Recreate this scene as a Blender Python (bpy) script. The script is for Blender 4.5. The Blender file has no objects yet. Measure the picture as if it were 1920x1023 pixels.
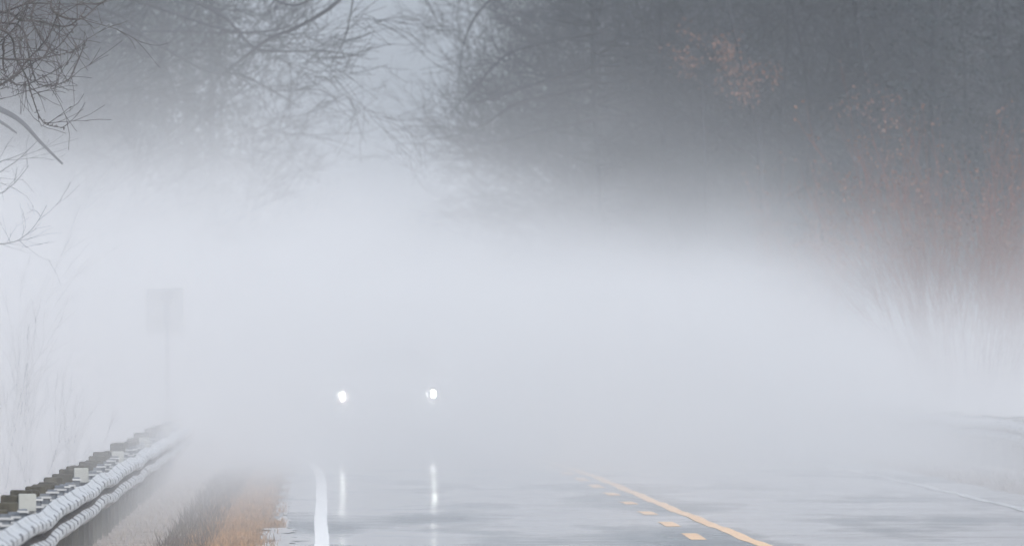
import bpy, math, random
import numpy as np
from mathutils import Vector, Matrix, noise as mnoise

random.seed(11)
rng = np.random.default_rng(11)
scene = bpy.context.scene
col = scene.collection
R = math.radians

# ------------------------------------------------------------------ geometry of the view
CAM_H = 1.79          # photographer's eye above the road
F = 19000.0           # long lens, focal length in photo pixels (photo is 1920 wide)
VX, VY = 605.0, 650.0  # where the straight road would vanish


def at(px, py, Y):
    """world point at distance Y seen at photo pixel px, py"""
    return Vector(((px - VX) / F * Y, Y, CAM_H + (VY - py) / F * Y))


# ------------------------------------------------------------------ helpers
def tag(o, label=None, cat=None, group=None, kind=None):
    if label: o['label'] = label
    if cat: o['category'] = cat
    if group: o['group'] = group
    if kind: o['kind'] = kind
    return o


def empty(name, loc=(0, 0, 0), rz=0.0):
    o = bpy.data.objects.new(name, None)
    col.objects.link(o)
    o.location = loc
    o.rotation_euler = (0, 0, rz)
    o.empty_display_size = 0.3
    return o


class MB:
    """collects shapes into one mesh"""
    def __init__(s):
        s.v = []; s.f = []; s.m = []; s.sm = []

    def add(s, verts, faces, mat=0, smooth=False):
        b = len(s.v)
        s.v.extend([tuple(p) for p in verts])
        for f in faces:
            s.f.append(tuple(b + i for i in f)); s.m.append(mat); s.sm.append(smooth)

    def box(s, c, d, mat=0, rot=None, bevel=0.0):
        x, y, z = d[0] / 2, d[1] / 2, d[2] / 2
        if bevel <= 0:
            vs = [Vector((i * x, j * y, k * z)) for k in (-1, 1) for j in (-1, 1) for i in (-1, 1)]
            fs = [(0, 2, 3, 1), (4, 5, 7, 6), (0, 1, 5, 4), (2, 6, 7, 3), (0, 4, 6, 2), (1, 3, 7, 5)]
        else:
            b = min(bevel, x * .9, y * .9, z * .9)
            ring = []
            for (sx, sy) in ((1, 1), (-1, 1), (-1, -1), (1, -1)):
                a = [(x, y - b), (x - b, y)] if sx * sy > 0 else [(x - b, y), (x, y - b)]
                for (ax, ay) in a:
                    ring.append((sx * ax, sy * ay))
            lev = [(-z, b), (-z + b, 0), (z - b, 0), (z, b)]
            vs = []
            for (zz, ins) in lev:
                for (rx, ry) in ring:
                    vs.append(Vector((rx * (1 - ins / x), ry * (1 - ins / y), zz)))
            n = 8
            fs = [tuple(range(n - 1, -1, -1)), tuple(range(3 * n, 4 * n))]
            for l in range(3):
                for i in range(n):
                    j = (i + 1) % n
                    fs.append((l * n + i, l * n + j, (l + 1) * n + j, (l + 1) * n + i))
        c = Vector(c)
        vs = [(rot @ p if rot else p) + c for p in vs]
        s.add(vs, fs, mat)

    def tube(s, pts, rads, n=5, mat=0, cap=True, smooth=True):
        pts = [Vector(p) for p in pts]
        vs = []; fs = []
        up = Vector((0.31, 0.22, 0.92))
        for i, p in enumerate(pts):
            t = (pts[min(i + 1, len(pts) - 1)] - pts[max(i - 1, 0)])
            if t.length < 1e-9: t = Vector((0, 0, 1))
            t.normalize()
            a = t.cross(up)
            if a.length < 1e-3: a = t.cross(Vector((1, 0, 0)))
            a.normalize(); b = t.cross(a)
            for k in range(n):
                th = 2 * math.pi * k / n
                vs.append(p + (a * math.cos(th) + b * math.sin(th)) * rads[i])
        for i in range(len(pts) - 1):
            for k in range(n):
                j = (k + 1) % n
                fs.append((i * n + k, i * n + j, (i + 1) * n + j, (i + 1) * n + k))
        if cap:
            fs.append(tuple(range(n - 1, -1, -1)))
            fs.append(tuple(range((len(pts) - 1) * n, len(pts) * n)))
        s.add(vs, fs, mat, smooth)

    def disc(s, c, r, axis='y', depth=.02, n=24, mat=0, smooth=False):
        c = Vector(c)
        d = {'y': Vector((0, depth, 0)), 'x': Vector((depth, 0, 0)), 'z': Vector((0, 0, depth))}[axis]
        vs = []
        for q in (c, c + d):
            for k in range(n):
                th = 2 * math.pi * k / n
                o = {'y': (math.cos(th), 0, math.sin(th)), 'x': (0, math.cos(th), math.sin(th)), 'z': (math.cos(th), math.sin(th), 0)}[axis]
                vs.append(q + Vector(o) * r)
        fs = [tuple(range(n)), tuple(range(2 * n - 1, n - 1, -1))]
        for k in range(n):
            j = (k + 1) % n
            fs.append((k, n + k, n + j, j))
        s.add(vs, fs, mat, smooth)

    def build(s, name, mats, parent=None):
        me = bpy.data.meshes.new(name)
        me.from_pydata(s.v, [], s.f)
        if not isinstance(mats, (list, tuple)): mats = [mats]
        for m in mats: me.materials.append(m)
        me.polygons.foreach_set('material_index', s.m)
        me.polygons.foreach_set('use_smooth', s.sm)
        me.update()
        o = bpy.data.objects.new(name, me)
        col.objects.link(o)
        if parent: o.parent = parent
        return o


def tris_object(name, V, mats, parent=None, midx=None):
    """V: (n,3,3) array of loose triangles"""
    n = len(V)
    me = bpy.data.meshes.new(name)
    me.vertices.add(n * 3); me.loops.add(n * 3); me.polygons.add(n)
    me.vertices.foreach_set('co', V.reshape(-1).astype(np.float32))
    me.loops.foreach_set('vertex_index', np.arange(n * 3, dtype=np.int32))
    me.polygons.foreach_set('loop_start', np.arange(0, n * 3, 3, dtype=np.int32))
    me.polygons.foreach_set('loop_total', np.full(n, 3, dtype=np.int32))
    for m in (mats if isinstance(mats, (list, tuple)) else [mats]): me.materials.append(m)
    if midx is not None: me.polygons.foreach_set('material_index', midx.astype(np.int32))
    me.update(calc_edges=True)
    o = bpy.data.objects.new(name, me)
    col.objects.link(o)
    if parent: o.parent = parent
    return o


# ------------------------------------------------------------------ materials
def new_mat(name):
    m = bpy.data.materials.new(name)
    m.use_nodes = True
    nt = m.node_tree
    return m, nt, nt.nodes['Principled BSDF']


def mat(name, c1, c2=None, rough=.8, scale=8.0, metal=0.0, bump=0.0, stretch=(1, 1, 1), spec=.5, lo=.35, hi=.65):
    m, nt, b = new_mat(name)
    b.inputs['Roughness'].default_value = rough
    b.inputs['Metallic'].default_value = metal
    b.inputs['Specular IOR Level'].default_value = spec
    g = nt.nodes.new('ShaderNodeNewGeometry')
    mp = nt.nodes.new('ShaderNodeMapping'); mp.inputs['Scale'].default_value = stretch
    nz = nt.nodes.new('ShaderNodeTexNoise'); nz.inputs['Scale'].default_value = scale; nz.inputs['Detail'].default_value = 5
    nt.links.new(g.outputs['Position'], mp.inputs[0]); nt.links.new(mp.outputs[0], nz.inputs['Vector'])
    rp = nt.nodes.new('ShaderNodeValToRGB')
    rp.color_ramp.elements[0].position = lo; rp.color_ramp.elements[1].position = hi
    rp.color_ramp.elements[0].color = (*c1, 1); rp.color_ramp.elements[1].color = (*(c2 or c1), 1)
    nt.links.new(nz.outputs['Fac'], rp.inputs[0]); nt.links.new(rp.outputs[0], b.inputs['Base Color'])
    if bump:
        bp = nt.nodes.new('ShaderNodeBump'); bp.inputs['Strength'].default_value = bump; bp.inputs['Distance'].default_value = .02
        nt.links.new(nz.outputs['Fac'], bp.inputs['Height']); nt.links.new(bp.outputs[0], b.inputs['Normal'])
    return m


M = {}
M['rust'] = mat('rusty_shaded_beam_trough', (.06, .05, .048), (.13, .11, .10), rough=.8, scale=9)  # shade between the two humps painted into the valley faces, along with rust
M['galv'] = mat('galvanised_steel', (.44, .45, .46), (.56, .57, .58), rough=.45, scale=3, metal=.15)
M['galv_dark'] = mat('shadowed_dirty_steel_lap', (.10, .10, .115), (.17, .17, .185), rough=.7, scale=20)  # gap shadow at laps and bolt slots put into the colour, with joint dirt
M['galv_back'] = mat('zinc_grey', (.10, .115, .14), (.20, .215, .24), rough=.4, scale=14, metal=.4)
M['wood'] = mat('weathered_timber', (.030, .027, .020), (.085, .078, .058), rough=.9, scale=14, stretch=(1, 1, .2), bump=.3)
M['plate'] = mat('grey_plate', (.36, .37, .35), (.41, .42, .40), rough=.6, scale=8)
M['sign_back'] = mat('sign_back_aluminium', (.34, .35, .36), (.40, .41, .42), rough=.5, scale=5, metal=.3)
M['yellow'] = mat('yellow_paint', (.84, .55, .31), (.90, .63, .40), rough=.75, scale=3, stretch=(1, .2, 1), spec=.2)
M['white'] = mat('white_paint', (.84, .84, .82), (.90, .90, .89), rough=.8, scale=3, stretch=(1, .2, 1), spec=.2)
M['white_worn'] = mat('worn_white_paint', (.38, .38, .38), (.70, .70, .69), rough=.7, scale=5, stretch=(1, .4, 1), spec=.2)
M['bark'] = mat('bark', (.05, .043, .042), (.11, .095, .09), rough=.9, scale=10)
M['bark_far'] = mat('grey_bark', (.019, .022, .030), (.040, .043, .056), rough=.95, scale=4)
M['bark_pale'] = mat('pale_bark', (.16, .15, .15), (.26, .24, .24), rough=.9, scale=5)
M['bark_red'] = mat('russet_stems', (.13, .048, .036), (.24, .09, .065), rough=.9, scale=4)
M['needle'] = mat('dark_needles', (.018, .026, .032), (.038, .050, .058), rough=.9, scale=3)
M['leaf_orange'] = mat('rust_leaves', (.13, .07, .055), (.21, .12, .09), rough=.85, scale=6)
M['grass_orange'] = mat('dead_orange_grass', (.24, .13, .058), (.47, .27, .125), rough=.9, scale=7, stretch=(1, .35, 1))
M['grass_dark'] = mat('dark_wet_grass', (.045, .034, .026), (.13, .09, .06), rough=.9, scale=9)
M['grass_grey'] = mat('bleached_grass', (.22, .18, .15), (.40, .34, .29), rough=.9, scale=9)


def wet_asphalt():
    m, nt, b = new_mat('wet_asphalt')
    g = nt.nodes.new('ShaderNodeNewGeometry')

    def noise(sc, st, det=4, rgh=.5):
        mp = nt.nodes.new('ShaderNodeMapping'); mp.inputs['Scale'].default_value = st
        nz = nt.nodes.new('ShaderNodeTexNoise'); nz.inputs['Scale'].default_value = sc
        nz.inputs['Detail'].default_value = det; nz.inputs['Roughness'].default_value = rgh
        nt.links.new(g.outputs['Position'], mp.inputs[0]); nt.links.new(mp.outputs[0], nz.inputs['Vector'])
        return nz
    fine = noise(30, (1, 1, 1))
    rp = nt.nodes.new('ShaderNodeValToRGB')
    rp.color_ramp.elements[0].color = (.035, .036, .039, 1); rp.color_ramp.elements[1].color = (.075, .076, .080, 1)
    nt.links.new(fine.outputs['Fac'], rp.inputs[0]); nt.links.new(rp.outputs[0], b.inputs['Base Color'])
    # where standing film of water lies: broad puddled areas and drained streaks
    wet = noise(.55, (.9, .15, 1), 3, .5)
    wr = nt.nodes.new('ShaderNodeValToRGB')
    wr.color_ramp.elements[0].position = .32; wr.color_ramp.elements[1].position = .54
    wr.color_ramp.elements[0].color = (.30, .30, .30, 1); wr.color_ramp.elements[1].color = (.065, .065, .065, 1)
    # crowned, drained strips where the film is broken: lane centre, centre line, shoulder edge
    sx = nt.nodes.new('ShaderNodeSeparateXYZ'); nt.links.new(g.outputs['Position'], sx.inputs[0])

    def mm(op, a, b=0.0):
        n = nt.nodes.new('ShaderNodeMath'); n.operation = op
        for i, q in enumerate((a, b)):
            if isinstance(q, (int, float)): n.inputs[i].default_value = q
            else: nt.links.new(q, n.inputs[i])
        return n.outputs[0]

    def bell(x0, wx, y0=None, wy=1.0):
        e = mm('POWER', mm('ABSOLUTE', mm('DIVIDE', mm('SUBTRACT', sx.outputs[0], x0), wx)), 2.0)
        if y0 is not None:
            e = mm('ADD', e, mm('POWER', mm('ABSOLUTE', mm('DIVIDE', mm('SUBTRACT', sx.outputs[1], y0), wy)), 2.0))
        return mm('EXPONENT', mm('MULTIPLY', e, -1.0))
    dry = mm('ADD', mm('MULTIPLY', bell(1.15, .75, 102, 9), .17), mm('ADD', mm('MULTIPLY', bell(3.75, .55), .13), mm('MULTIPLY', bell(.1, .35, 96, 14), .12)))
    streak = noise(1.0, (.35, .55, 1), 4, .6)
    wv = mm('SUBTRACT', mm('ADD', wet.outputs['Fac'], .055), dry)
    wv = mm('ADD', wv, mm('MULTIPLY', mm('SUBTRACT', streak.outputs['Fac'], .5), .26))
    nt.links.new(wv, wr.inputs[0]); nt.links.new(wr.outputs[0], b.inputs['Roughness'])
    b.inputs['IOR'].default_value = 1.36
    rip = noise(1.0, (.40, .26, 1), 4, .6)
    bp = nt.nodes.new('ShaderNodeBump'); bp.inputs['Strength'].default_value = .5; bp.inputs['Distance'].default_value = .07
    nt.links.new(rip.outputs['Fac'], bp.inputs['Height']); nt.links.new(bp.outputs[0], b.inputs['Normal'])
    return m


M['asphalt'] = wet_asphalt()


def water_mat():
    m, nt, b = new_mat('puddle_water')
    b.inputs['Base Color'].default_value = (.02, .02, .022, 1)
    b.inputs['Roughness'].default_value = .04
    b.inputs['IOR'].default_value = 1.33
    return m


M['water'] = water_mat()
M['ground'] = mat('verge_soil', (.20, .165, .14), (.36, .31, .28), rough=.95, scale=1.6, bump=.3)
M['hill'] = mat('wooded_hillside', (.014, .016, .020), (.040, .041, .046), rough=.95, scale=.35, stretch=(1, .6, 1), bump=0)


def emit_mat(name, colr, strength):
    m, nt, b = new_mat(name)
    b.inputs['Base Color'].default_value = (.9, .9, .9, 1)
    b.inputs['Emission Color'].default_value = (*colr, 1)
    b.inputs['Emission Strength'].default_value = strength
    return m


M['lamp'] = emit_mat('lit_bulb', (.97, 1.0, .90), 900.0)
M['paint_car'] = mat('silver_paint', (.50, .51, .53), rough=.3)
M['glass_dark'] = mat('windscreen_glass', (.02, .022, .025), rough=.08)
M['rubber'] = mat('tyre_rubber', (.02, .02, .02), rough=.85)
M['chrome'] = mat('bright_trim', (.6, .6, .62), rough=.2, metal=1.0)
M['black'] = mat('black_plastic', (.02, .02, .02), rough=.5)
M['reflector'] = mat('lamp_housing', (.5, .5, .5), rough=.25, metal=.6)


# ------------------------------------------------------------------ road alignment
def bend(y):
    """sideways shift of the whole road: straight, then a long left-hand curve"""
    t = max(0.0, min(1.0, (y - 135) / 195.0))
    return -6.0 * t * t * (3 - 2 * t) + .0075 * max(0.0, y - 330)


def smooth(a, b, t):
    t = max(0, min(1, (t - a) / (b - a)))
    return t * t * (3 - 2 * t)


def terrain(x, y):
    """height of the land away from the road"""
    dx = x - bend(y)
    z = -.03
    if dx < -.45:
        z = -.035 + .02 * smooth(-.45, -.9, dx)
        z -= .9 * smooth(-2.8, -7, dx)
    if dx > 8.3:
        z = -.03 - .5 * smooth(10.8, 14, dx)
    # wooded slopes
    if y > 150:
        z += (24 + 5 * mnoise.noise(Vector((x * .35, y * .02, 9)))) * smooth(330, 430, y) * (1 - smooth(520, 640, y)) * smooth(.0125 * y, .0125 * y + 15, x + 1.6 * mnoise.noise(Vector((x * .3, y * .05, 1))))
        z += (24 + 5 * mnoise.noise(Vector((x * .35, y * .02, 19)))) * smooth(300, 400, y) * (1 - smooth(520, 640, y)) * smooth(-.0100 * y, -.0100 * y - 9.0, x + 1.2 * mnoise.noise(Vector((x * .3, y * .05, 2))))
        z += 120 * smooth(1050, 1600, y)
    return z + .05 * mnoise.noise(Vector((x * .15, y * .08, 3))) * (1 if (dx < -3 or dx > 11) else 0)


def build_ground():
    xs = sorted(set([-400, -250, -160, -110, -80, -60, -48, -38, -30, -24, -19, -15, -12, -10, -8.5, -7, -6, -5, -4, -3.3, -2.8, -2.3, -1.9, -1.5, -1.1, -.8, -.55, -.45, .2, 1, 2, 3, 4, 5, 6, 7, 7.7]
                    + [8.3, 8.6, 9, 9.6, 10.2, 10.8, 11.5, 12.3, 13, 14, 16, 18, 21, 24, 28, 33, 39, 46, 54, 64, 76, 90, 120, 160, 220, 300, 420]))
    ys = list(range(-60, 60, 10)) + list(range(60, 200, 4)) + list(range(200, 480, 10)) + list(range(480, 1300, 30)) + [1500, 2000, 3000]
    m = MB(); vs = []
    for y in ys:
        b = bend(min(y, 520))
        for x in xs:
            vs.append((x + b, y, terrain(x + b, y) if y <= 520 else terrain(x + bend(y), y)))
    n = len(xs)
    fs = [(j * n + i, j * n + i + 1, (j + 1) * n + i + 1, (j + 1) * n + i) for j in range(len(ys) - 1) for i in range(n - 1)]
    mats = [1 if ys[k // (n - 1)] >= 250 else 0 for k in range(len(fs))]
    m.add(vs, fs, 0, True); m.m = mats
    o = m.build('ground', [M['ground'], M['hill']])
    tag(o, kind='structure')


build_ground()


def swell(y):
    """gentle settlement of the old carriageway along its length"""
    k = smooth(40, 60, y) * (1 - smooth(165, 172, y))
    return k * (.0055 * math.sin(y * .78) + .0028 * math.sin(y * 1.9 + 1) + .004 * mnoise.noise(Vector((0, y * .5, 2))))


def strip(mb, xl, xr, ys, z, mat_i=0):
    """band across the road between offsets xl(y), xr(y)"""
    vs = []
    for y in ys:
        b = bend(y)
        zz = z + swell(y)
        vs.append((xl(y) + b, y, zz)); vs.append((xr(y) + b, y, zz))
    fs = [(2 * i, 2 * i + 1, 2 * i + 3, 2 * i + 2) for i in range(len(ys) - 1)]
    mb.add(vs, fs, mat_i)


road = MB()
ysr = list(np.arange(-60, 520, 4.0))


def ragged(y, s, amp):
    return amp * mnoise.noise(Vector((y * .6, s, 0))) + amp * .6 * mnoise.noise(Vector((y * 2.3, s, 5)))


ysf = [y for y in np.arange(-60, 60, 4.0)] + list(np.arange(60, 175, .35)) + list(np.arange(175, 520, 4.0))
strip(road, lambda y: -.52 + ragged(y, 1, .10), lambda y: 8.45 + ragged(y, 2, .08), ysf, 0.0)
ro = road.build('road', M['asphalt'])
tag(ro, kind='structure')


def edge_wob(y):
    return -.015 + .016 * mnoise.noise(Vector((y * .09, 7, 0))) + .008 * mnoise.noise(Vector((y * .6, 9, 0)))


ln = MB(); strip(ln, lambda y: edge_wob(y) - .066, lambda y: edge_wob(y) + .066 + .006 * mnoise.noise(Vector((y, 3, 0))), ysf, .004)
ln.build('white_edge_line', M['white'], ro)
ln = MB(); strip(ln, lambda y: 7.66 + .02 * mnoise.noise(Vector((y * .1, 1, 1))), lambda y: 7.79 + .02 * mnoise.noise(Vector((y * .1, 1, 1))), ysf, .004)
ln.build('white_edge_line', M['white_worn'], ro)


def solid_x(y):
    pts = [(-60, 4.12), (60, 4.05), (91, 3.98), (115, 3.85), (135, 3.78), (147, 3.74), (175, 3.72), (520, 3.72)]
    for (a, xa), (b, xb) in zip(pts, pts[1:]):
        if y <= b: return xa + (xb - xa) * (y - a) / (b - a)
    return pts[-1][1]


ln = MB(); strip(ln, lambda y: solid_x(y) - .07, lambda y: solid_x(y) + .07 + .006 * mnoise.noise(Vector((y, 4, 0))), ysf, .004)
ln.build('yellow_centre_line', M['yellow'], ro)
yd = 95.8 - 6.85 * 14
while yd < 260:
    ln = MB(); ys = list(np.linspace(yd - 1.35, yd + 1.35, 8))
    strip(ln, lambda y: 3.435 + ragged(y, 5, .006), lambda y: 3.585 + ragged(y, 6, .006), ys, .004)
    ln.build('yellow_dash', M['yellow'], ro)
    yd += 6.85


# puddles along the broken asphalt edge: thin sheets of standing water
def puddle(y0, y1, xc, w, seed, label):
    mb = MB(); ys = list(np.linspace(y0, y1, 60)); vs = []
    for i, y in enumerate(ys):
        t = i / 59
        e = math.sin(math.pi * t) ** .35 if 0 < t < 1 else 0
        l = xc - w * e * (.75 + .8 * mnoise.noise(Vector((y * .9, seed, 0))) + .45 * mnoise.noise(Vector((y * 3.5, seed, 4))))
        r = xc + w * e * (.75 + .8 * mnoise.noise(Vector((y * .8, seed, 8))) + .45 * mnoise.noise(Vector((y * 3.1, seed, 2))))
        vs += [(l, y, .009 + swell(y)), (r, y, .009 + swell(y))]
    mb.add(vs, [(2 * i, 2 * i + 1, 2 * i + 3, 2 * i + 2) for i in range(59)])
    o = mb.build('puddle', M['water'])
    tag(o, kind='structure')


puddle(82, 101.5, -.45, .26, 1, '')
puddle(99.8, 106.5, -.40, .075, 2, '')
puddle(107, 118, -.40, .035, 3, '')


# ------------------------------------------------------------------ guardrails
BAY = 1.905
# profile of a W-beam: (depth towards the road, height)
PROF = [(.000, .700), (.012, .694), (.030, .672), (.062, .655), (.078, .640), (.080, .612), (.076, .596), (.040, .574), (.012, .560), (.004, .548),
        (.012, .534), (.040, .520), (.076, .498), (.080, .474), (.078, .452), (.062, .436), (.030, .420), (.012, .398), (.000, .392)]


def guardrail(side_x, y0, n_bays, face, label, plates_every, phase, group=None):
    """face = +1: beam faces +x.  Beam carried by timber posts and steel blocks."""
    g = empty('guardrail', (side_x + bend(y0), y0, 0))
    tag(g, label, 'guardrail', group)

    def sway(y):
        return .009 * math.sin(y * .58 + 1.0) + .003 * math.sin(y * 1.31) + .006 * mnoise.noise(Vector((y * .5, face * 4, 0)))

    def lift(y):
        return .011 * math.sin(y * .58 + 2.0) + .014 * mnoise.noise(Vector((y * .16, face, 7))) + .008 * math.sin(y * .9)
    rail = MB(); np_ = len(PROF)
    st = [0, .14, .36, .78, 1.12, 1.5, BAY - .02]
    vs = []; fs = []; ms = []
    k = 0
    for b in range(n_bays):
        for j, t in enumerate(st):
            y = y0 + b * BAY + t
            u = t / BAY
            pop = .0035 * math.sin(math.pi * u) + (.001 if j == 0 else 0)
            lap = .001 if b % 2 else 0
            for (d, h) in PROF:
                vs.append((face * (d + pop + lap) + sway(y) + bend(y) - bend(y0), y - y0, h + lift(y)))
            if k > 0:
                a = (k - 1) * np_
                for q in range(np_ - 1):
                    f = (a + q, a + q + 1, a + np_ + q + 1, a + np_ + q)
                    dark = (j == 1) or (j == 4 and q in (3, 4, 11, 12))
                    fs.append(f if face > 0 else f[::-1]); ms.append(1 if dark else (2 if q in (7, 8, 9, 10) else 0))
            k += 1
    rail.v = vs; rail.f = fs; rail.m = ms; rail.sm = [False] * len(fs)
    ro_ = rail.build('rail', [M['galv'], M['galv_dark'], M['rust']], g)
    sol = ro_.modifiers.new('thickness', 'SOLIDIFY'); sol.thickness = .004; sol.offset = 0
    for b in range(n_bays):
        y = y0 + b * BAY + .02
        rr = random.Random(b * 7 + int(face * 3))
        hx = -face * .25 + sway(y) + bend(y) - bend(y0)
        top = .745 + rr.uniform(-.02, .025) + lift(y)
        p = MB()
        rot = Matrix.Rotation(rr.uniform(-.03, .03), 3, 'Y')
        p.box((hx, y - y0, (top - .5) / 2), (.15 + rr.uniform(0, .03), .20, top + .5), 0, rot, .008)
        po = p.build('post', M['wood'], g)
        q = MB()
        q.box((hx + face * .118, y - y0, .565 + lift(y)), (.072, .15, .30), 0, None, .004)
        for zz in (.45, .52, .585, .64, .69):
            q.box((hx + face * (.122 + rr.uniform(-.006, .006)), y - y0 - .085, zz + lift(y) + rr.uniform(-.01, .01)), (.10, .02, .014), 1)
        q.build('offset_block', [M['galv_back'], M['galv']], po)
        if (b + phase) % plates_every == 0:
            q = MB()
            q.box((hx + face * .115, y - y0 - .125, top - .050), (.122, .03, .125), 0, None, .006)
            q.disc((hx + face * .115, y - y0 - .142, top - .02), .008, 'y', -.004, 10)
            q.build('marker_plate', M['plate'], po)
    return g


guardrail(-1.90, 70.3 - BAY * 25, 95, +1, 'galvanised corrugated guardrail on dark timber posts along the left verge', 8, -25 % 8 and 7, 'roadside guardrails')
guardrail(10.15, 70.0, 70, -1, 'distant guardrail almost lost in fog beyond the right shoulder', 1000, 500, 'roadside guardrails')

# ------------------------------------------------------------------ sign seen from behind
sg = empty('road_sign', (at(312, 850, 147.45).x, 147.45, -.3))
tag(sg, 'rectangular road sign seen from behind, a faint shape in the fog beyond the left guardrail', 'road sign')
p = MB()
p.box((.015, 0, 1.45), (.06, .04, 2.9), 0, None, .006)
for k in range(14): p.disc((.015, -.021, .5 + k * .19), .006, 'y', -.002, 8)
p.build('post', M['galv_back'], sg)
p = MB(); ry = Matrix.Rotation(R(-1.6), 3, 'Y')
p.box((-.02, .03, 2.62), (.56, .012, .66), 0, ry, .003)
p.build('sign_panel', M['sign_back'], sg)
p = MB(); p.box((-.01, .01, 2.8), (.2, .03, .04)); p.box((-.01, .01, 2.45), (.2, .03, .04)); p.build('bracket', M['galv_back'], sg)


# ------------------------------------------------------------------ oncoming car
def build_car():
    c = empty('oncoming_car', (at(731, 742, 165).x, 165, 0.0))
    c.rotation_euler = (0, R(-1.6), R(0.6))
    tag(c, 'oncoming car hidden in fog with two bright headlights on the wet road', 'car')
    # side outline (y back, z up) with half width
    secs = [  # y, z_low, z_belt, half_low, half_belt, z_top, half_top
        (.00, .38, .88, .72, .70, 1.02, .62), (.12, .30, .98, .86, .84, 1.08, .74), (.5, .28, 1.04, .93, .92, 1.14, .80),
        (1.15, .27, 1.08, .95, .94, 1.19, .82), (1.35, .27, 1.10, .95, .94, 1.24, .80), (2.05, .27, 1.12, .95, .93, 1.74, .66),
        (2.6, .27, 1.12, .95, .93, 1.80, .66), (3.9, .27, 1.13, .95, .92, 1.78, .66), (4.6, .29, 1.12, .94, .90, 1.60, .64), (4.85, .36, 1.08, .88, .86, 1.20, .70)]
    m = MB(); vs = []
    for (y, zl, zb, hl, hb, zt, ht) in secs:
        ring = [(-hl * .9, zl), (-hl, zl + .12), (-hb - .01, (zl + zb) / 2), (-hb, zb), (-ht - .03, (zb + zt) / 2 + .02), (-ht, zt - .05), (-ht * .8, zt), (0, zt + .025)]
        ring = ring + [(-a, b) for (a, b) in ring[-2::-1]]
        vs += [(a, y, b) for (a, b) in ring]
    n = 15; fs = []
    for i in range(len(secs) - 1):
        for k in range(n):
            j = (k + 1) % n
            fs.append((i * n + k, i * n + j, (i + 1) * n + j, (i + 1) * n + k))
    fs.append(tuple(range(n))); fs.append(tuple(range(len(secs) * n - 1, (len(secs) - 1) * n - 1, -1)))
    m.add(vs, fs, 0, True)
    body = m.build('body', M['paint_car'], c)
    md = body.modifiers.new('soft', 'BEVEL'); md.width = .02; md.segments = 2; md.angle_limit = R(25)
    w = MB()
    w.add([(-.72, 1.42, 1.27), (.72, 1.42, 1.27), (.60, 2.0, 1.73), (-.60, 2.0, 1.73), (-.72, 1.39, 1.25), (.72, 1.39, 1.25), (.60, 1.97, 1.75), (-.60, 1.97, 1.75)],
          [(4, 5, 6, 7), (0, 3, 2, 1), (0, 1, 5, 4), (1, 2, 6, 5), (2, 3, 7, 6), (3, 0, 4, 7)])
    w.build('windscreen', M['glass_dark'], c)
    for s in (-1, 1):
        w = MB()
        pts = [(s * .925, 1.75, 1.16), (s * .925, 4.3, 1.16), (s * .71, 4.15, 1.62), (s * .70, 2.25, 1.66)]
        o2 = [(x + s * .012, y, z) for (x, y, z) in pts]
        w.add(pts + o2, [(0, 1, 2, 3), (7, 6, 5, 4), (0, 4, 5, 1), (1, 5, 6, 2), (2, 6, 7, 3), (3, 7, 4, 0)])
        w.build('side_window', M['glass_dark'], c)
    g = MB()
    g.box((0, .02, .86), (.92, .06, .24), 0, None, .02)
    go = g.build('grille', M['black'], c)
    g = MB()
    for k in range(4): g.box((0, -.014, .78 + k * .053), (.88, .012, .014), 0)
    g.build('grille_bar', M['chrome'], go)
    g = MB(); g.box((0, .03, .50), (1.68, .16, .22), 0, None, .05); g.build('bumper', M['black'], c)
    for s in (-1, 1):
        h = MB(); h.box((s * .745, .04, 1.0), (.26, .12, .22), 0, None, .03)
        ho = h.build('headlight', M['reflector'], c)
        for dz in (.030, -.030):
            b = MB(); b.disc((s * .745, -.045, 1.0 + dz), .029, 'y', .02, 20)
            b.build('bulb', M['lamp'], ho)
        mm = MB(); mm.box((s * 1.06, 1.75, 1.2), (.20, .10, .15), 0, None, .03); mm.box((s * .95, 1.77, 1.17), (.12, .05, .04))
        mm.build('wing_mirror', M['paint_car'], c)
        for y in (.85, 3.85):
            t = MB(); t.disc((s * .93 - .11, y, .36), .36, 'x', .22, 28, 0, False)
            to = t.build('wheel', M['rubber'], c)
            t = MB(); t.disc((s * .93 - .115, y, .36), .23, 'x', .23, 20)
            t.build('rim', M['chrome'], to)


build_car()


# ------------------------------------------------------------------ trees and shrubs
class Grow:
    """bare woody growth: recursive curved limbs"""
    def __init__(s, seed, sides=4):
        s.r = random.Random(seed); s.mb = MB(); s.tips = []; s.sides = sides; s.minr = .004

    def limb(s, p, d, L, r, depth, nseg=5, wander=.18, lift=.05, kids=(3, 5), ratio=.55, spread=.8, start=.25, taper=.25):
        R_ = s.r
        p = Vector(p); d = Vector(d).normalized()
        pts = [p.copy()]; rad = [r]; dirs = [d.copy()]
        for i in range(nseg):
            d = (d + Vector((R_.gauss(0, wander), R_.gauss(0, wander), R_.gauss(0, wander) + lift))).normalized()
            p = p + d * (L / nseg)
            pts.append(p.copy()); dirs.append(d.copy()); rad.append(max(s.minr * .7, r * (1 - (1 - taper) * (i + 1) / nseg)))
        s.mb.tube(pts, rad, s.sides if r > .02 else 3, 0, False)
        if depth <= 0:
            s.tips.append(pts[-1]); return
        for _ in range(R_.randint(*kids)):
            t = start + (1 - start) * R_.random() ** .8
            i = min(int(t * nseg), nseg - 1); f = t * nseg - i
            q = pts[i].lerp(pts[i + 1], f)
            ax = Vector((R_.gauss(0, 1), R_.gauss(0, 1), R_.gauss(0, .6)))
            nd = (dirs[i] + ax.normalized() * spread * R_.uniform(.6, 1.3)).normalized()
            s.limb(q, nd, L * ratio * R_.uniform(.7, 1.25), max(s.minr, rad[i] * .5), depth - 1, max(3, nseg - 1), wander, lift, kids, ratio, spread, .15, taper)

    def build(s, name, m, parent=None):
        return s.mb.build(name, m, parent)


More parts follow.
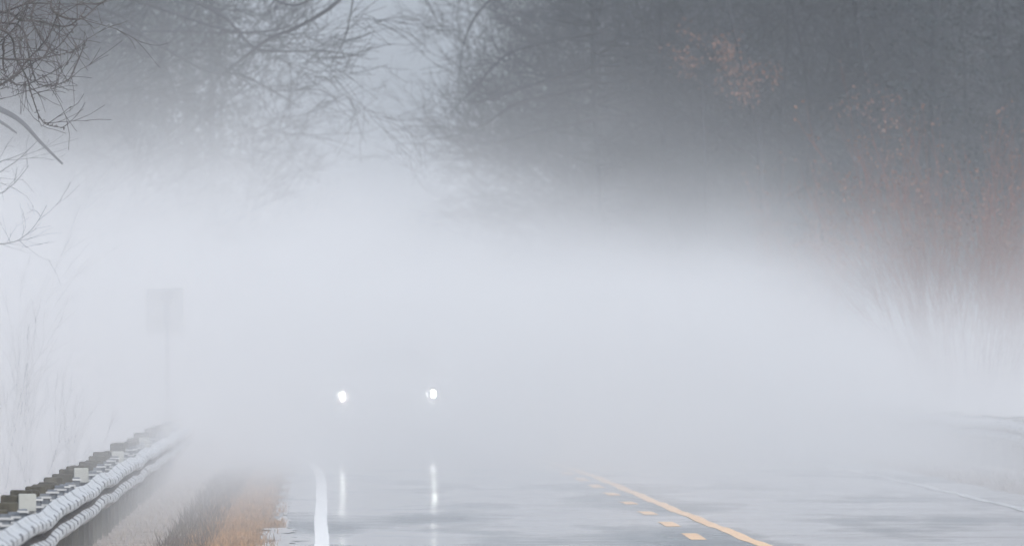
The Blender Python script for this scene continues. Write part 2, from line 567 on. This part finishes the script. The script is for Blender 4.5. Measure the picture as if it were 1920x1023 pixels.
def leaf_cloud(tips, n, size, spread, seed):
    g = np.random.default_rng(seed)
    T = np.array([tuple(t) for t in tips])
    c = T[g.integers(0, len(T), n)] + g.normal(0, spread, (n, 3))
    a = g.normal(0, 1, (n, 3)); a /= np.linalg.norm(a, axis=1)[:, None]
    b = np.cross(a, g.normal(0, 1, (n, 3))); b /= np.linalg.norm(b, axis=1)[:, None]
    sz = size * g.uniform(.6, 1.4, (n, 1))
    return np.stack([c - a * sz, c + a * sz, c + b * sz * 1.2], axis=1)


def bare_tree_meshes(seed, h=14.0, r=.09, barkm='bark_far', dens=1.25):
    """trunk + dense twiggy crown, origin at the base"""
    rr = random.Random(seed)
    tr = Grow(seed); pts = [Vector((0, 0, -.6))]; rad = [r * 1.25]
    d = Vector((0, 0, 1))
    n = 9
    for i in range(n):
        d = (d + Vector((rr.gauss(0, .07), rr.gauss(0, .07), .1))).normalized()
        pts.append(pts[-1] + d * (h + .6) / n); rad.append(r * (1 - .85 * (i + 1) / n))
    tr.mb.tube(pts, rad, 7)
    cr = Grow(seed + 1)
    cr.minr = .008
    for i in range(1, n):
        for _ in range(int(rr.randint(3, 4) * dens)):
            a = rr.uniform(0, 2 * math.pi); el = rr.uniform(.1, .8)
            q = pts[i].lerp(pts[i + 1], rr.random())
            L = h * (.36 - .02 * i) * rr.uniform(.7, 1.2)
            cr.limb(q, (math.cos(a), math.sin(a), el), L, rad[i] * .42, 3, 5, .16, .03, (4, 6), .52, .85, .2)
    return tr, cr


protos = []
for k, sd in enumerate((101, 202, 303, 404)):
    tr, cr = bare_tree_meshes(sd, 13 + k * 1.3)
    root = empty('bare_tree')
    tr.build('trunk', M['bark_far'], root)
    cr.build('crown', M['bark_far'], root)
    protos.append((root, cr.tips))


def conifer_proto(seed, h=15):
    rr = random.Random(seed)
    root = empty('conifer_tree')
    t = MB(); t.tube([(0, 0, -.5), (0, 0, h * .5), (.05, 0, h)], [.2, .12, .02], 7)
    t.build('trunk', M['bark_far'], root)
    g = np.random.default_rng(seed); tri = []
    for z in np.arange(.8, h, .32):
        Lm = (h - z) * .24 + .25
        for _ in range(9):
            a = rr.uniform(0, 2 * math.pi); L = Lm * rr.uniform(.6, 1.15)
            dv = Vector((math.cos(a), math.sin(a), -.22))
            for q in range(int(8 + L * 7)):
                u = rr.random() ** .7
                c = Vector((0, 0, z)) + dv * L * u + Vector((rr.gauss(0, .10), rr.gauss(0, .10), rr.gauss(0, .07)))
                e = Vector((rr.gauss(0, 1), rr.gauss(0, 1), rr.gauss(-.5, .5))).normalized() * .16
                f = Vector((rr.gauss(0, 1), rr.gauss(0, 1), rr.gauss(0, .4))).normalized() * .05
                tri.append([tuple(c - f), tuple(c + f), tuple(c + e)])
    tris_object('crown', np.array(tri), M['needle'], root)
    return root


conp = conifer_proto(77)


def children(o):
    return [c for c in bpy.data.objects if c.parent == o]


used = set()
PARTS = {}
for r_, _ in protos: PARTS[r_.name] = children(r_)
PARTS[conp.name] = children(conp)


def place(root, loc, rz, sc, label, cat, group):
    if root.name in used:
        o = root.copy(); col.objects.link(o)
        for ch in PARTS[root.name]:
            c = ch.copy(); col.objects.link(c); c.parent = o
    else:
        used.add(root.name); o = root
    o.location = loc; o.rotation_euler = (0, 0, rz); o.scale = (sc, sc, sc)
    tag(o, label, cat, group)
    return o


# trees beyond the outside of the bend (right) : px positions of their trunks
rt = random.Random(5)
right = []
for row, (Y, x0, x1, n) in enumerate(((238, 1360, 2100, 6), (262, 1290, 2140, 8), (292, 1240, 2150, 9), (322, 1200, 2150, 9))):
    for k in range(n):
        px = x0 + (x1 - x0) * (k + .5) / n + rt.uniform(-40, 40)
        right.append((px, Y + rt.uniform(-9, 9), row))
RL = ['bare grey tree in the front rank of the foggy wood right of the road',
      'bare grey tree in the second rank of the foggy wood right of the road',
      'bare grey tree in the third rank of the foggy wood right of the road',
      'bare grey tree in the rearmost rank of the foggy wood right of the road']
for i, (px, Y, row) in enumerate(right):
    x = (px - VX) / F * Y
    z = terrain(x, Y) - .1
    if (px > 1640 and i % 3 == 0) or i in (9, 15):
        place(conp, (x, Y, z), rt.uniform(0, 6.28), rt.uniform(.9, 1.25), 'dark blue-green conifer showing dimly among the bare trees right of the road', 'conifer', 'conifers in the foggy wood on the right')
    else:
        place(protos[i % 4][0], (x, Y, z), rt.uniform(0, 6.28), rt.uniform(.9, 1.2), RL[row], 'tree', 'bare trees right of the road, rank %s' % ('front', 'second', 'third', 'rearmost')[row])
for px, Y, k in ((1075, 300, 0), (1110, 318, 1), (1060, 345, 3), (1150, 333, 2), (1190, 352, 0), (1120, 372, 1), (1230, 365, 2), (1170, 390, 3), (1280, 384, 0), (1090, 398, 2), (1215, 408, 1), (1330, 400, 3), (1260, 345, 1), (1300, 362, 2)):
    x = (px - VX) / F * Y
    place(protos[k][0], (x, Y, terrain(x, Y) - .1), rt.uniform(0, 6.28), 1.0, 'bare grey tree at the left edge of the right-hand wood beside the pale gap', 'tree', 'bare trees at the edge of the gap')
# left of the road
for i, (px, Y) in enumerate(((-120, 195), (10, 202), (70, 212), (-260, 205), (60, 226), (-20, 232), (190, 345), (60, 352), (235, 370), (130, 380), (260, 392), (160, 362), (90, 372), (290, 405), (210, 400), (10, 366), (-60, 350), (330, 412))):
    x = (px - VX) / F * Y
    place(protos[(i + 1) % 4][0], (x, Y, terrain(x, Y) - .1), rt.uniform(0, 6.28), rt.uniform(.85, 1.1),
          'bare grey tree in the foggy wood left of the road, above the guardrail', 'tree', 'bare trees left of the road')


for px, Y, k in ((95, 305, 1.2), (175, 318, 1.35), (248, 309, 1.15), (305, 330, 1.35), (352, 352, 1.45), (398, 338, 1.1), (20, 326, 1.3)):
    x = (px - VX) / F * Y
    place(conp, (x, Y, -.3), rt.uniform(0, 6.28), k, 'dim blue-grey conifer in the foggy mass left of the pale gap', 'conifer', 'conifers left of the road')


# rust-leaved saplings in the wood on the right
def sapling(px, py, Y, h, n, label, size=.04):
    top = at(px, py, Y)
    x, y = top.x, top.y
    root = empty('leafy_sapling', (x, y, terrain(x, y) - .1))
    tag(root, label, 'sapling')
    H = top.z - root.location.z
    g = Grow(int(px)); g.minr = .006
    g.mb.tube([(0, 0, 0), (.1, 0, H * .5), (0, 0, H * .9)], [.05, .035, .012], 5)
    s = Grow(int(px) + 1); s.minr = .004
    for k in range(9):
        a = random.uniform(0, 6.28)
        s.limb((0.03, 0, H - h * random.uniform(.1, 1.0)), (math.cos(a), .4 * math.sin(a), .5), h * .55, .018, 2, 4, .15, .03, (3, 4), .55, .7)
    g.build('trunk', M['bark_far'], root)
    s.build('branches', M['bark_far'], root)
    tris_object('leaves', leaf_cloud(s.tips, n // 3, size, .12, int(px)), M['leaf_orange'], root)


sapling(1318, 85, 232, 1.1, 1500, 'rust-orange leafy sapling highest and furthest left among the grey trees')
sapling(1427, 150, 230, .75, 800, 'small rust-orange leafy sapling lower right of the highest one')
sapling(1612, 205, 226, 1.2, 500, 'sapling with sparse brown leaves above the pale bush at the right')


# fan-shaped red-brown bush and others, right verge
def bush(px, Y, h, half, n, seed, label, mtl, leaves=0, base_z=None, depth=2, rad=.016, name='bush', lift=.02):
    x = (px - VX) / F * Y
    root = empty(name, (x, Y, (terrain(x, Y) if base_z is None else base_z) - .05))
    tag(root, label, 'bush')
    g = Grow(seed); g.minr = .0035
    rr = random.Random(seed)
    for k in range(n):
        a = rr.uniform(-1, 1)
        g.limb((a * .35 + rr.gauss(0, .1), rr.gauss(0, .3), 0), (a * half / h, rr.gauss(0, .25), 1), h * rr.uniform(.6, 1.02) * math.sqrt(1 + (a * half / h) ** 2) * .8,
               rad * rr.uniform(.7, 1.2), depth, 6, .05, lift, (3, 5), .42, .35, .3)
    g.build('stems', mtl, root)
    if leaves:
        tp = sorted(g.tips, key=lambda t: -t.z)[:len(g.tips) // 2]
        tris_object('leaves', leaf_cloud(tp, leaves, .035, .08, seed), M['leaf_orange'], root)
    return root


bush(1815, 177, 5.3, 2.1, 105, 21, 'tall fan-shaped russet bush rising from the fog at the right edge', M['bark_red'], 1600, rad=.012)
bush(1960, 190, 5.1, 1.7, 60, 22, 'grey-brown bush at the far right edge in front of the russet bush', M['bark_red'], 250)
bush(1525, 205, 5.0, 1.0, 30, 23, 'low tan bush fading into fog left of the russet bush', M['bark_red'], 700)

# faint shrubs outside the left guardrail
bush(-10, 130, 2.9, 1.1, 22, 31, 'tall thin leafless shrub behind the left guardrail at the frame edge', M['bark'], base_z=-.3, rad=.010, depth=2)
bush(60, 126, 1.7, 1.0, 26, 32, 'short thicket of fine twigs just behind the left guardrail', M['bark'], base_z=-.4, rad=.007, depth=2)
bush(-70, 140, 4.6, 1.3, 16, 33, 'tallest leafless shrub left of the guardrail with arching stems', M['bark'], base_z=-.5, rad=.012, depth=2, lift=-.02)


# near tree at top left: limbs hang into the picture; the trunk stands out of frame
def spline(pts, n=6):
    out = []
    P = [pts[0]] + list(pts) + [pts[-1]]
    for i in range(1, len(P) - 2):
        for k in range(n):
            t = k / n
            a, b, c, d = P[i - 1], P[i], P[i + 1], P[i + 2]
            out.append(.5 * ((2 * b) + (c - a) * t + (2 * a - 5 * b + 4 * c - d) * t * t + (3 * b - a - 3 * c + d) * t ** 3))
    out.append(P[-2]); return out


def hanging_limbs(g, items, Y, jit=.6, twig=1.0, buds=True):
    rr = g.r
    for (r0, r1, pp) in items:
        dy = rr.uniform(-jit, jit)
        pts = spline([at(px, py, Y + dy + .3 * i * rr.uniform(-1, 1)) for i, (px, py) in enumerate(pp)])
        n = len(pts)
        rad = [r0 + (r1 - r0) * i / (n - 1) for i in range(n)]
        g.mb.tube(pts, rad, 5, 0, True)
        for i in range(2, n - 1):
            if buds:
                for _ in range(2):
                    t = (pts[i + 1] - pts[i])
                    q = pts[i] + t * rr.random()
                    e = Vector((rr.gauss(0, 1), rr.gauss(0, .5), rr.gauss(0, 1))).normalized() * rr.uniform(.012, .03)
                    g.mb.tube([q, q + e], [.005, .003], 3, 0, True)
            if rr.random() < .42 * twig:
                t = (pts[i + 1] - pts[i]).normalized()
                nd = (t + Vector((rr.gauss(0, .6), rr.gauss(0, .5), rr.gauss(0, .6)))).normalized()
                g.limb(pts[i], nd, rr.uniform(.25, .65), .0048, 1, 5, .12, .03, (1, 3), .6, .6, .2)


tl = empty('overhanging_tree', (-6.2, 86, terrain(-6.2, 86)))
tag(tl, 'leafless tree whose fine budded branches hang into the top left corner', 'tree')
off = Vector(tl.location)
t = Grow(51)
t.mb.tube([Vector(p) - off for p in ((-6.2, 86, -1.2), (-6.1, 86, 1.5), (-5.9, 86, 4.0), (-5.9, 86, 6.5), (-5.6, 86, 9.5))], [.22, .19, .16, .12, .04], 9)
t.build('trunk', M['bark'], tl)
g = Grow(52, 5); g.minr = .0035
hanging_limbs(g, [
    (0.0200, 0.0048, [(-600, -60), (-300, -20), (-60, 40), (0, 25), (48, 8), (95, -12)]),
    (0.0175, 0.0032, [(-600, -120), (-250, -60), (60, -40), (100, 22), (150, 36), (185, 10), (212, -6)]),
    (0.0150, 0.0036, [(-600, 20), (-200, 10), (0, 22), (38, 38), (70, 40), (120, 50), (145, 38), (162, 15)]),
    (0.0150, 0.0036, [(-600, -90), (-200, -60), (40, -10), (60, 38), (82, 78), (108, 101)]),
    (0.0130, 0.0028, [(-600, 80), (-200, 30), (0, 55), (30, 110), (50, 145), (62, 185), (82, 230), (122, 240)]),
    (0.0130, 0.0028, [(-600, 110), (-250, 140), (-40, 165), (20, 148), (55, 110), (90, 70), (110, 20), (112, -15)]),
    (0.0100, 0.0024, [(-300, 60), (-60, 90), (0, 110), (50, 112), (100, 105), (140, 95), (162, 78)]),
    (0.0100, 0.0024, [(-300, 0), (-20, 40), (40, 52), (56, 110), (70, 155), (98, 160), (128, 150), (142, 120)]),
    (0.0090, 0.0024, [(-300, 120), (-20, 70), (5, 90), (8, 130), (22, 158)]),
    (0.0100, 0.0028, [(-300, 160), (-60, 120), (5, 75), (40, 35), (60, -15)]),
    (0.0090, 0.0024, [(-300, 180), (-60, 175), (10, 155), (60, 120), (105, 92), (145, 45)]),
    (0.0080, 0.0024, [(-300, 200), (-30, 150), (40, 160), (90, 140), (130, 118)]),
    (0.0110, 0.0032, [(-300, -40), (-40, 0), (8, 60), (20, -5)]),
], 86, .8)
g.mb.v = [tuple(Vector(p) - off) for p in g.mb.v]
g.build('branches', M['bark'], tl)

# broken pale limb hanging further off at the left
tb = empty('leaning_tree', (at(-160, 650, 118).x, 118, -.9))
tag(tb, 'tree behind the corner branches with one thick bare limb drooping toward the road', 'tree')
off = Vector(tb.location)
t = Grow(61)
t.mb.tube([Vector((0, 0, -.3)), Vector((.1, 0, 3)), Vector((.25, 0, 5.6)), Vector((.2, 0, 8.5))], [.2, .17, .12, .03], 8)
t.build('trunk', M['bark_far'], tb)
g = Grow(62, 6)
for (r0, r1, pp) in ((.050, .012, [(-130, 150), (-60, 185), (0, 205), (40, 228), (75, 265), (118, 308)]), (.04, .010, [(-120, 215), (-40, 212), (0, 228), (32, 250)])):
    pts = spline([at(a, b, 118) - off for a, b in pp]); n = len(pts)
    g.mb.tube(pts, [r0 + (r1 - r0) * i / (n - 1) for i in range(n)], 7)
g.build('limb', M['bark_far'], tb)
g = Grow(63, 4); g.minr = .003
hanging_limbs(g, [(.012, .003, [(-140, 260), (-40, 330), (20, 310), (70, 265)]), (.012, .003, [(-140, 400), (-40, 450), (20, 455), (60, 430), (88, 385)]),
                  (.012, .003, [(-140, 300), (-20, 360), (20, 350), (55, 310)]), (.012, .003, [(-140, 200), (-30, 300), (10, 300), (50, 285)])], 118, .5, .8, False)
g.mb.v = [tuple(Vector(p) - off) for p in g.mb.v]
g.build('branches', M['bark_far'], tb)

# tree left of centre whose long limb crosses the gap over the road
tc = empty('spreading_tree', (at(-60, 650, 212).x, 212, -.9))
tag(tc, 'bare tree left of centre with a long drooping limb reaching over the road gap', 'tree')
off = Vector(tc.location)
t = Grow(71)
t.mb.tube([Vector((0, 0, -.3)), Vector((.1, 0, 4)), Vector((.3, 0, 8)), Vector((.4, 0, 11)), Vector((.3, 0, 14))], [.17, .15, .12, .08, .03], 9)
t.build('trunk', M['bark_far'], tc)
g = Grow(72, 5); g.minr = .006
hanging_limbs(g, [
    (.06, .03, [(-48, -300), (250, -330), (600, -120), (655, -40), (625, 10), (560, 50), (500, 75), (430, 130)]),
    (.05, .012, [(-48, -200), (200, -60), (400, 20), (470, 85), (520, 96), (600, 96), (668, 104)]),
    (.05, .012, [(-48, -250), (300, -120), (480, -20), (545, 10), (590, -5), (640, -30)]),
    (.04, .010, [(-48, -100), (250, 0), (420, 55), (480, 60), (540, 50), (575, 20)]),
    (.04, .010, [(-48, -60), (250, 60), (380, 130), (450, 140), (510, 170), (560, 200)]),
    (.04, .010, [(-48, -350), (400, -260), (640, -180), (665, -60), (650, 60), (620, 120)]),
    (.04, .010, [(-48, 0), (200, 20), (300, 110), (330, 180)]),
], 212, 1.5, .5, False)
rr = random.Random(9)
for k in range(34):
    z = rr.uniform(4.5, 12); a = rr.uniform(-1.2, 1.2)
    g.limb(Vector((.2, 0, z)) + off, (math.cos(a), math.sin(a), .1), rr.uniform(1.2, 2.1), .022, 3, 5, .16, 0, (3, 5), .5, .8, .2)
g.mb.v = [tuple(Vector(p) - off) for p in g.mb.v]
g.build('branches', M['bark_far'], tc)

# tree right of centre overhanging the gap
td = empty('overhanging_tree', (at(1130, 650, 250).x, 250, -.3))
tag(td, 'bare tree right of centre with twiggy limbs drooping left into the road gap', 'tree')
off = Vector(td.location)
t = Grow(81)
t.mb.tube([Vector((0, 0, -.3)), Vector((.1, 0, 4)), Vector((-.2, 0, 8)), Vector((-.3, 0, 13)), Vector((-.3, 0, 16))], [.10, .08, .07, .05, .03], 9)
t.build('trunk', M['bark_far'], td)
g = Grow(82, 5); g.minr = .008
hanging_limbs(g, [
    (.05, .012, [(1125, 60), (980, 90), (930, 120), (885, 170), (845, 210)]),
    (.05, .012, [(1125, -40), (960, -20), (900, 20), (870, 80), (862, 140)]),
    (.05, .012, [(1125, 160), (980, 190), (920, 225), (870, 250), (800, 262)]),
    (.05, .012, [(1125, 120), (960, 170), (900, 190), (850, 185)]),
    (.05, .012, [(1125, 220), (1000, 250), (940, 265), (880, 268), (830, 258)]),
], 250, 1.5, 2.4, False)
for k in range(110):
    z = rr.uniform(3.5, 13); a = rr.uniform(0, 6.28)
    g.limb(Vector((-.1, 0, z)) + off, (math.cos(a), math.sin(a), .15), rr.uniform(1.4, 2.3), .035, 2, 5, .16, 0, (4, 6), .5, .85, .15)
g.mb.v = [tuple(Vector(p) - off) for p in g.mb.v]
g.build('branches', M['bark_far'], td)


# ------------------------------------------------------------------ verge grass
def blades(n, xr, yr, hmin, hmax, w, seed, keep=None, lean=.45):
    g = np.random.default_rng(seed)
    x = g.uniform(*xr, n); y = g.uniform(*yr, n)
    if keep is not None:
        k = np.array([keep(a, b) > g.random() for a, b in zip(x, y)]); x = x[k]; y = y[k]; n = len(x)
    z = np.array([terrain(a, b) for a, b in zip(x, y)]) - .005
    h = g.uniform(hmin, hmax, n) * g.uniform(.5, 1, n)
    th = g.uniform(0, 2 * np.pi, n)
    base = np.stack([x, y, z], 1)
    dx = np.stack([np.cos(th), np.sin(th), np.zeros(n)], 1) * w
    top = base + np.stack([g.normal(0, lean, n) * h, g.normal(0, lean, n) * h, h], 1)
    return np.stack([base - dx, base + dx, top], 1)


def nz(x, y, s, k): return mnoise.noise(Vector((x * s, y * s * .35, k)))


A = blades(110000, (-1.42, -.40), (84, 150), .04, .12, .007, 1, lambda x, y: (.85 + .8 * nz(x, y, 2.0, 1)) * min(1, max(0, (x + 1.28) / .3)) * (1.0 if x < -.56 + .30 * nz(x, y, 1.5, 2) + .15 * nz(x, y, 6, 3) else .08) * (1 - .75 * smooth(112, 124, y)))
A2 = blades(12000, (-1.45, -1.0), (80, 150), .08, .22, .006, 4, lambda x, y: .5 + .9 * nz(x, y, 2.2, 9))
B = blades(26000, (-1.3, -.44), (80, 150), .04, .11, .006, 2, lambda x, y: (.25 + 1.7 * nz(x, y, 2.2, 5)) * (1.0 if x < -.54 + .30 * nz(x, y, 1.5, 2) else .2))
B = np.concatenate([B, A2])
C_ = blades(60000, (-7, -1.2), (50, 150), .03, .09, .005, 3)
C2 = blades(14000, (8.5, 15), (80, 200), .04, .14, .008, 6)
V = np.concatenate([A, B, C_, C2])
mi = np.concatenate([np.zeros(len(A)), np.ones(len(B)), np.full(len(C_) + len(C2), 2)])
go = tris_object('grass', V, [M['grass_orange'], M['grass_dark'], M['grass_grey']], None, mi)
tag(go, 'dead orange and grey grass on the verges', 'grass', kind='stuff')


# ------------------------------------------------------------------ air: thin even haze, and the fog bank lying on the road
def volume_mat(name, density, colr=(.97, .98, 1.0)):
    m = bpy.data.materials.new(name); m.use_nodes = True
    nt = m.node_tree; nt.nodes.clear()
    out = nt.nodes.new('ShaderNodeOutputMaterial')
    v = nt.nodes.new('ShaderNodeVolumePrincipled')
    v.inputs['Color'].default_value = (*colr, 1)
    v.inputs['Density'].default_value = density
    v.inputs['Anisotropy'].default_value = 0.0
    nt.links.new(v.outputs[0], out.inputs['Volume'])
    return m, nt, v


m, nt, v = volume_mat('thin_haze', .00062, (.90, .96, 1.0))
hz = MB(); hz.box((10, 1530, 69), (860, 3200, 142))
ho = hz.build('haze', m); tag(ho, 'thin even haze in the air', 'haze', kind='stuff')

m, nt, v = volume_mat('valley_mist', .0014, (.93, .97, 1.0))
vm = MB(); vm.box((60, 745, 38), (420, 590, 82))
vo = vm.build('haze', m); tag(vo, 'pale mist filling the valley beyond the trees', 'mist', kind='stuff')

m, nt, v = volume_mat('fog', .03, (.985, .99, 1.0))
L = nt.links


def mth(op, a, b=None, c=None, clamp=False):
    n = nt.nodes.new('ShaderNodeMath'); n.operation = op; n.use_clamp = clamp
    for i, q in enumerate((a, b, c)):
        if q is None: continue
        if isinstance(q, (int, float)): n.inputs[i].default_value = q
        else: L.new(q, n.inputs[i])
    return n.outputs[0]


gp = nt.nodes.new('ShaderNodeNewGeometry')
sp = nt.nodes.new('ShaderNodeSeparateXYZ'); L.new(gp.outputs['Position'], sp.inputs[0])
X, Y_, Z = sp.outputs


def vnoise(scale, st, det, off=(0, 0, 0)):
    mp = nt.nodes.new('ShaderNodeMapping'); mp.inputs['Scale'].default_value = st; mp.inputs['Location'].default_value = off
    t = nt.nodes.new('ShaderNodeTexNoise'); t.inputs['Scale'].default_value = scale; t.inputs['Detail'].default_value = det
    L.new(gp.outputs['Position'], mp.inputs[0]); L.new(mp.outputs[0], t.inputs['Vector'])
    return t.outputs['Fac']


def mapr(x, a, b, c, d):
    n = nt.nodes.new('ShaderNodeMapRange'); n.interpolation_type = 'SMOOTHSTEP'
    for i, q in enumerate((x, a, b, c, d)):
        if isinstance(q, (int, float)): n.inputs[i].default_value = q
        else: L.new(q, n.inputs[i])
    return n.outputs[0]


n1 = vnoise(1.0, (.22, .045, .30), 2)
n2 = vnoise(1.0, (.55, .10, .9), 3, (4, 7, 2))
# height of the top of the bank: 4.6 m on the left falling to the right
H = mth('ADD', mth('MULTIPLY', mth('MINIMUM', mth('MAXIMUM', X, -.5), 14.0), -.175), 2.78)
H = mth('ADD', H, mth('ADD', mth('MULTIPLY', mth('SUBTRACT', n1, .5), 3.8), mth('MULTIPLY', mth('SUBTRACT', n2, .5), 2.6)))
wdt = .78
vz = mth('DIVIDE', 1.0, mth('ADD', 1.0, mth('EXPONENT', mth('DIVIDE', mth('SUBTRACT', Z, H), wdt))))
on_in = mth('ADD', Y_, mth('ADD', mth('MULTIPLY', mth('MINIMUM', X, 0.0), -5.0), mth('MULTIPLY', mth('MAXIMUM', X, 0.0), -.3)))
on_in = mth('ADD', on_in, mth('MULTIPLY', mth('SUBTRACT', n1, .5), 24))
low = mapr(Z, 1.7, 3.9, 1, 0)
on = mth('ADD', mth('POWER', mth('MULTIPLY', mth('SUBTRACT', on_in, 70.0), .01, clamp=True), 1.8), mth('ADD', mapr(Y_, 66, 84, 0, .105), mth('MULTIPLY', mapr(Y_, 142, 168, 0, 1.0), low)))
offr = mapr(Y_, 240, 300, 1, 0)
dn = mth('ADD', .098, mth('MULTIPLY', mth('MINIMUM', mth('MAXIMUM', X, -4.0), 16.0), -.0002))
d_ = mth('MULTIPLY', mth('MULTIPLY', mth('MULTIPLY', vz, on), offr), dn)
L.new(d_, v.inputs['Density'])
fb = MB(); fb.box((2, 183, 4.9), (110, 236, 10.6))
fo = fb.build('haze', m); tag(fo, 'dense white fog bank lying over the road', 'fog', kind='stuff')
m.cycles.volume_step_rate = 1.0

# ------------------------------------------------------------------ light
w = bpy.data.worlds.new('World'); scene.world = w; w.use_nodes = True
nt = w.node_tree
bg = nt.nodes['Background']
sky = nt.nodes.new('ShaderNodeTexSky'); sky.sky_type = 'NISHITA'; sky.sun_disc = False
SUN_EL, SUN_AZ = R(38), R(150)
sky.sun_elevation = SUN_EL; sky.sun_rotation = SUN_AZ
sky.air_density = 1.0; sky.dust_density = 1.5
hs = nt.nodes.new('ShaderNodeHueSaturation'); hs.inputs['Saturation'].default_value = .56
nt.links.new(sky.outputs[0], hs.inputs['Color']); nt.links.new(hs.outputs[0], bg.inputs['Color'])
bg.inputs['Strength'].default_value = .12
sl = bpy.data.lights.new('sun', 'SUN'); sl.energy = 1.0; sl.angle = R(20); sl.color = (1, .98, .95)
so = bpy.data.objects.new('sun', sl); col.objects.link(so)
dv = Vector((math.sin(SUN_AZ) * math.cos(SUN_EL), math.cos(SUN_AZ) * math.cos(SUN_EL), math.sin(SUN_EL)))
so.rotation_euler = dv.to_track_quat('Z', 'Y').to_euler(); so.location = (0, 0, 90)

# ------------------------------------------------------------------ camera
cd = bpy.data.cameras.new('camera'); cam = bpy.data.objects.new('camera', cd); col.objects.link(cam)
scene.camera = cam
cd.sensor_width = 36; cd.lens = F / 1920 * 36
cd.clip_start = 1; cd.clip_end = 4000
cam.location = (0, 0, CAM_H)
yaw = math.atan((960 - VX) / F); pitch = math.atan((VY - 511.5) / F)
cam.rotation_euler = (R(90) + pitch, 0, -yaw)
cd.dof.use_dof = True; cd.dof.focus_distance = 92; cd.dof.aperture_fstop = 8.0

# ------------------------------------------------------------------ render settings
scene.view_settings.view_transform = 'Standard'; scene.view_settings.look = 'None'; scene.view_settings.gamma = 1
scene.view_settings.exposure = 0.9
cy = scene.cycles
cy.max_bounces = 8; cy.diffuse_bounces = 2; cy.glossy_bounces = 3; cy.volume_bounces = 4; cy.transmission_bounces = 2
cy.transparent_max_bounces = 32
cy.volume_step_rate = .35; cy.volume_max_steps = 256
cy.sample_clamp_indirect = 4.0
cy.use_denoising = True
cy.use_adaptive_sampling = False
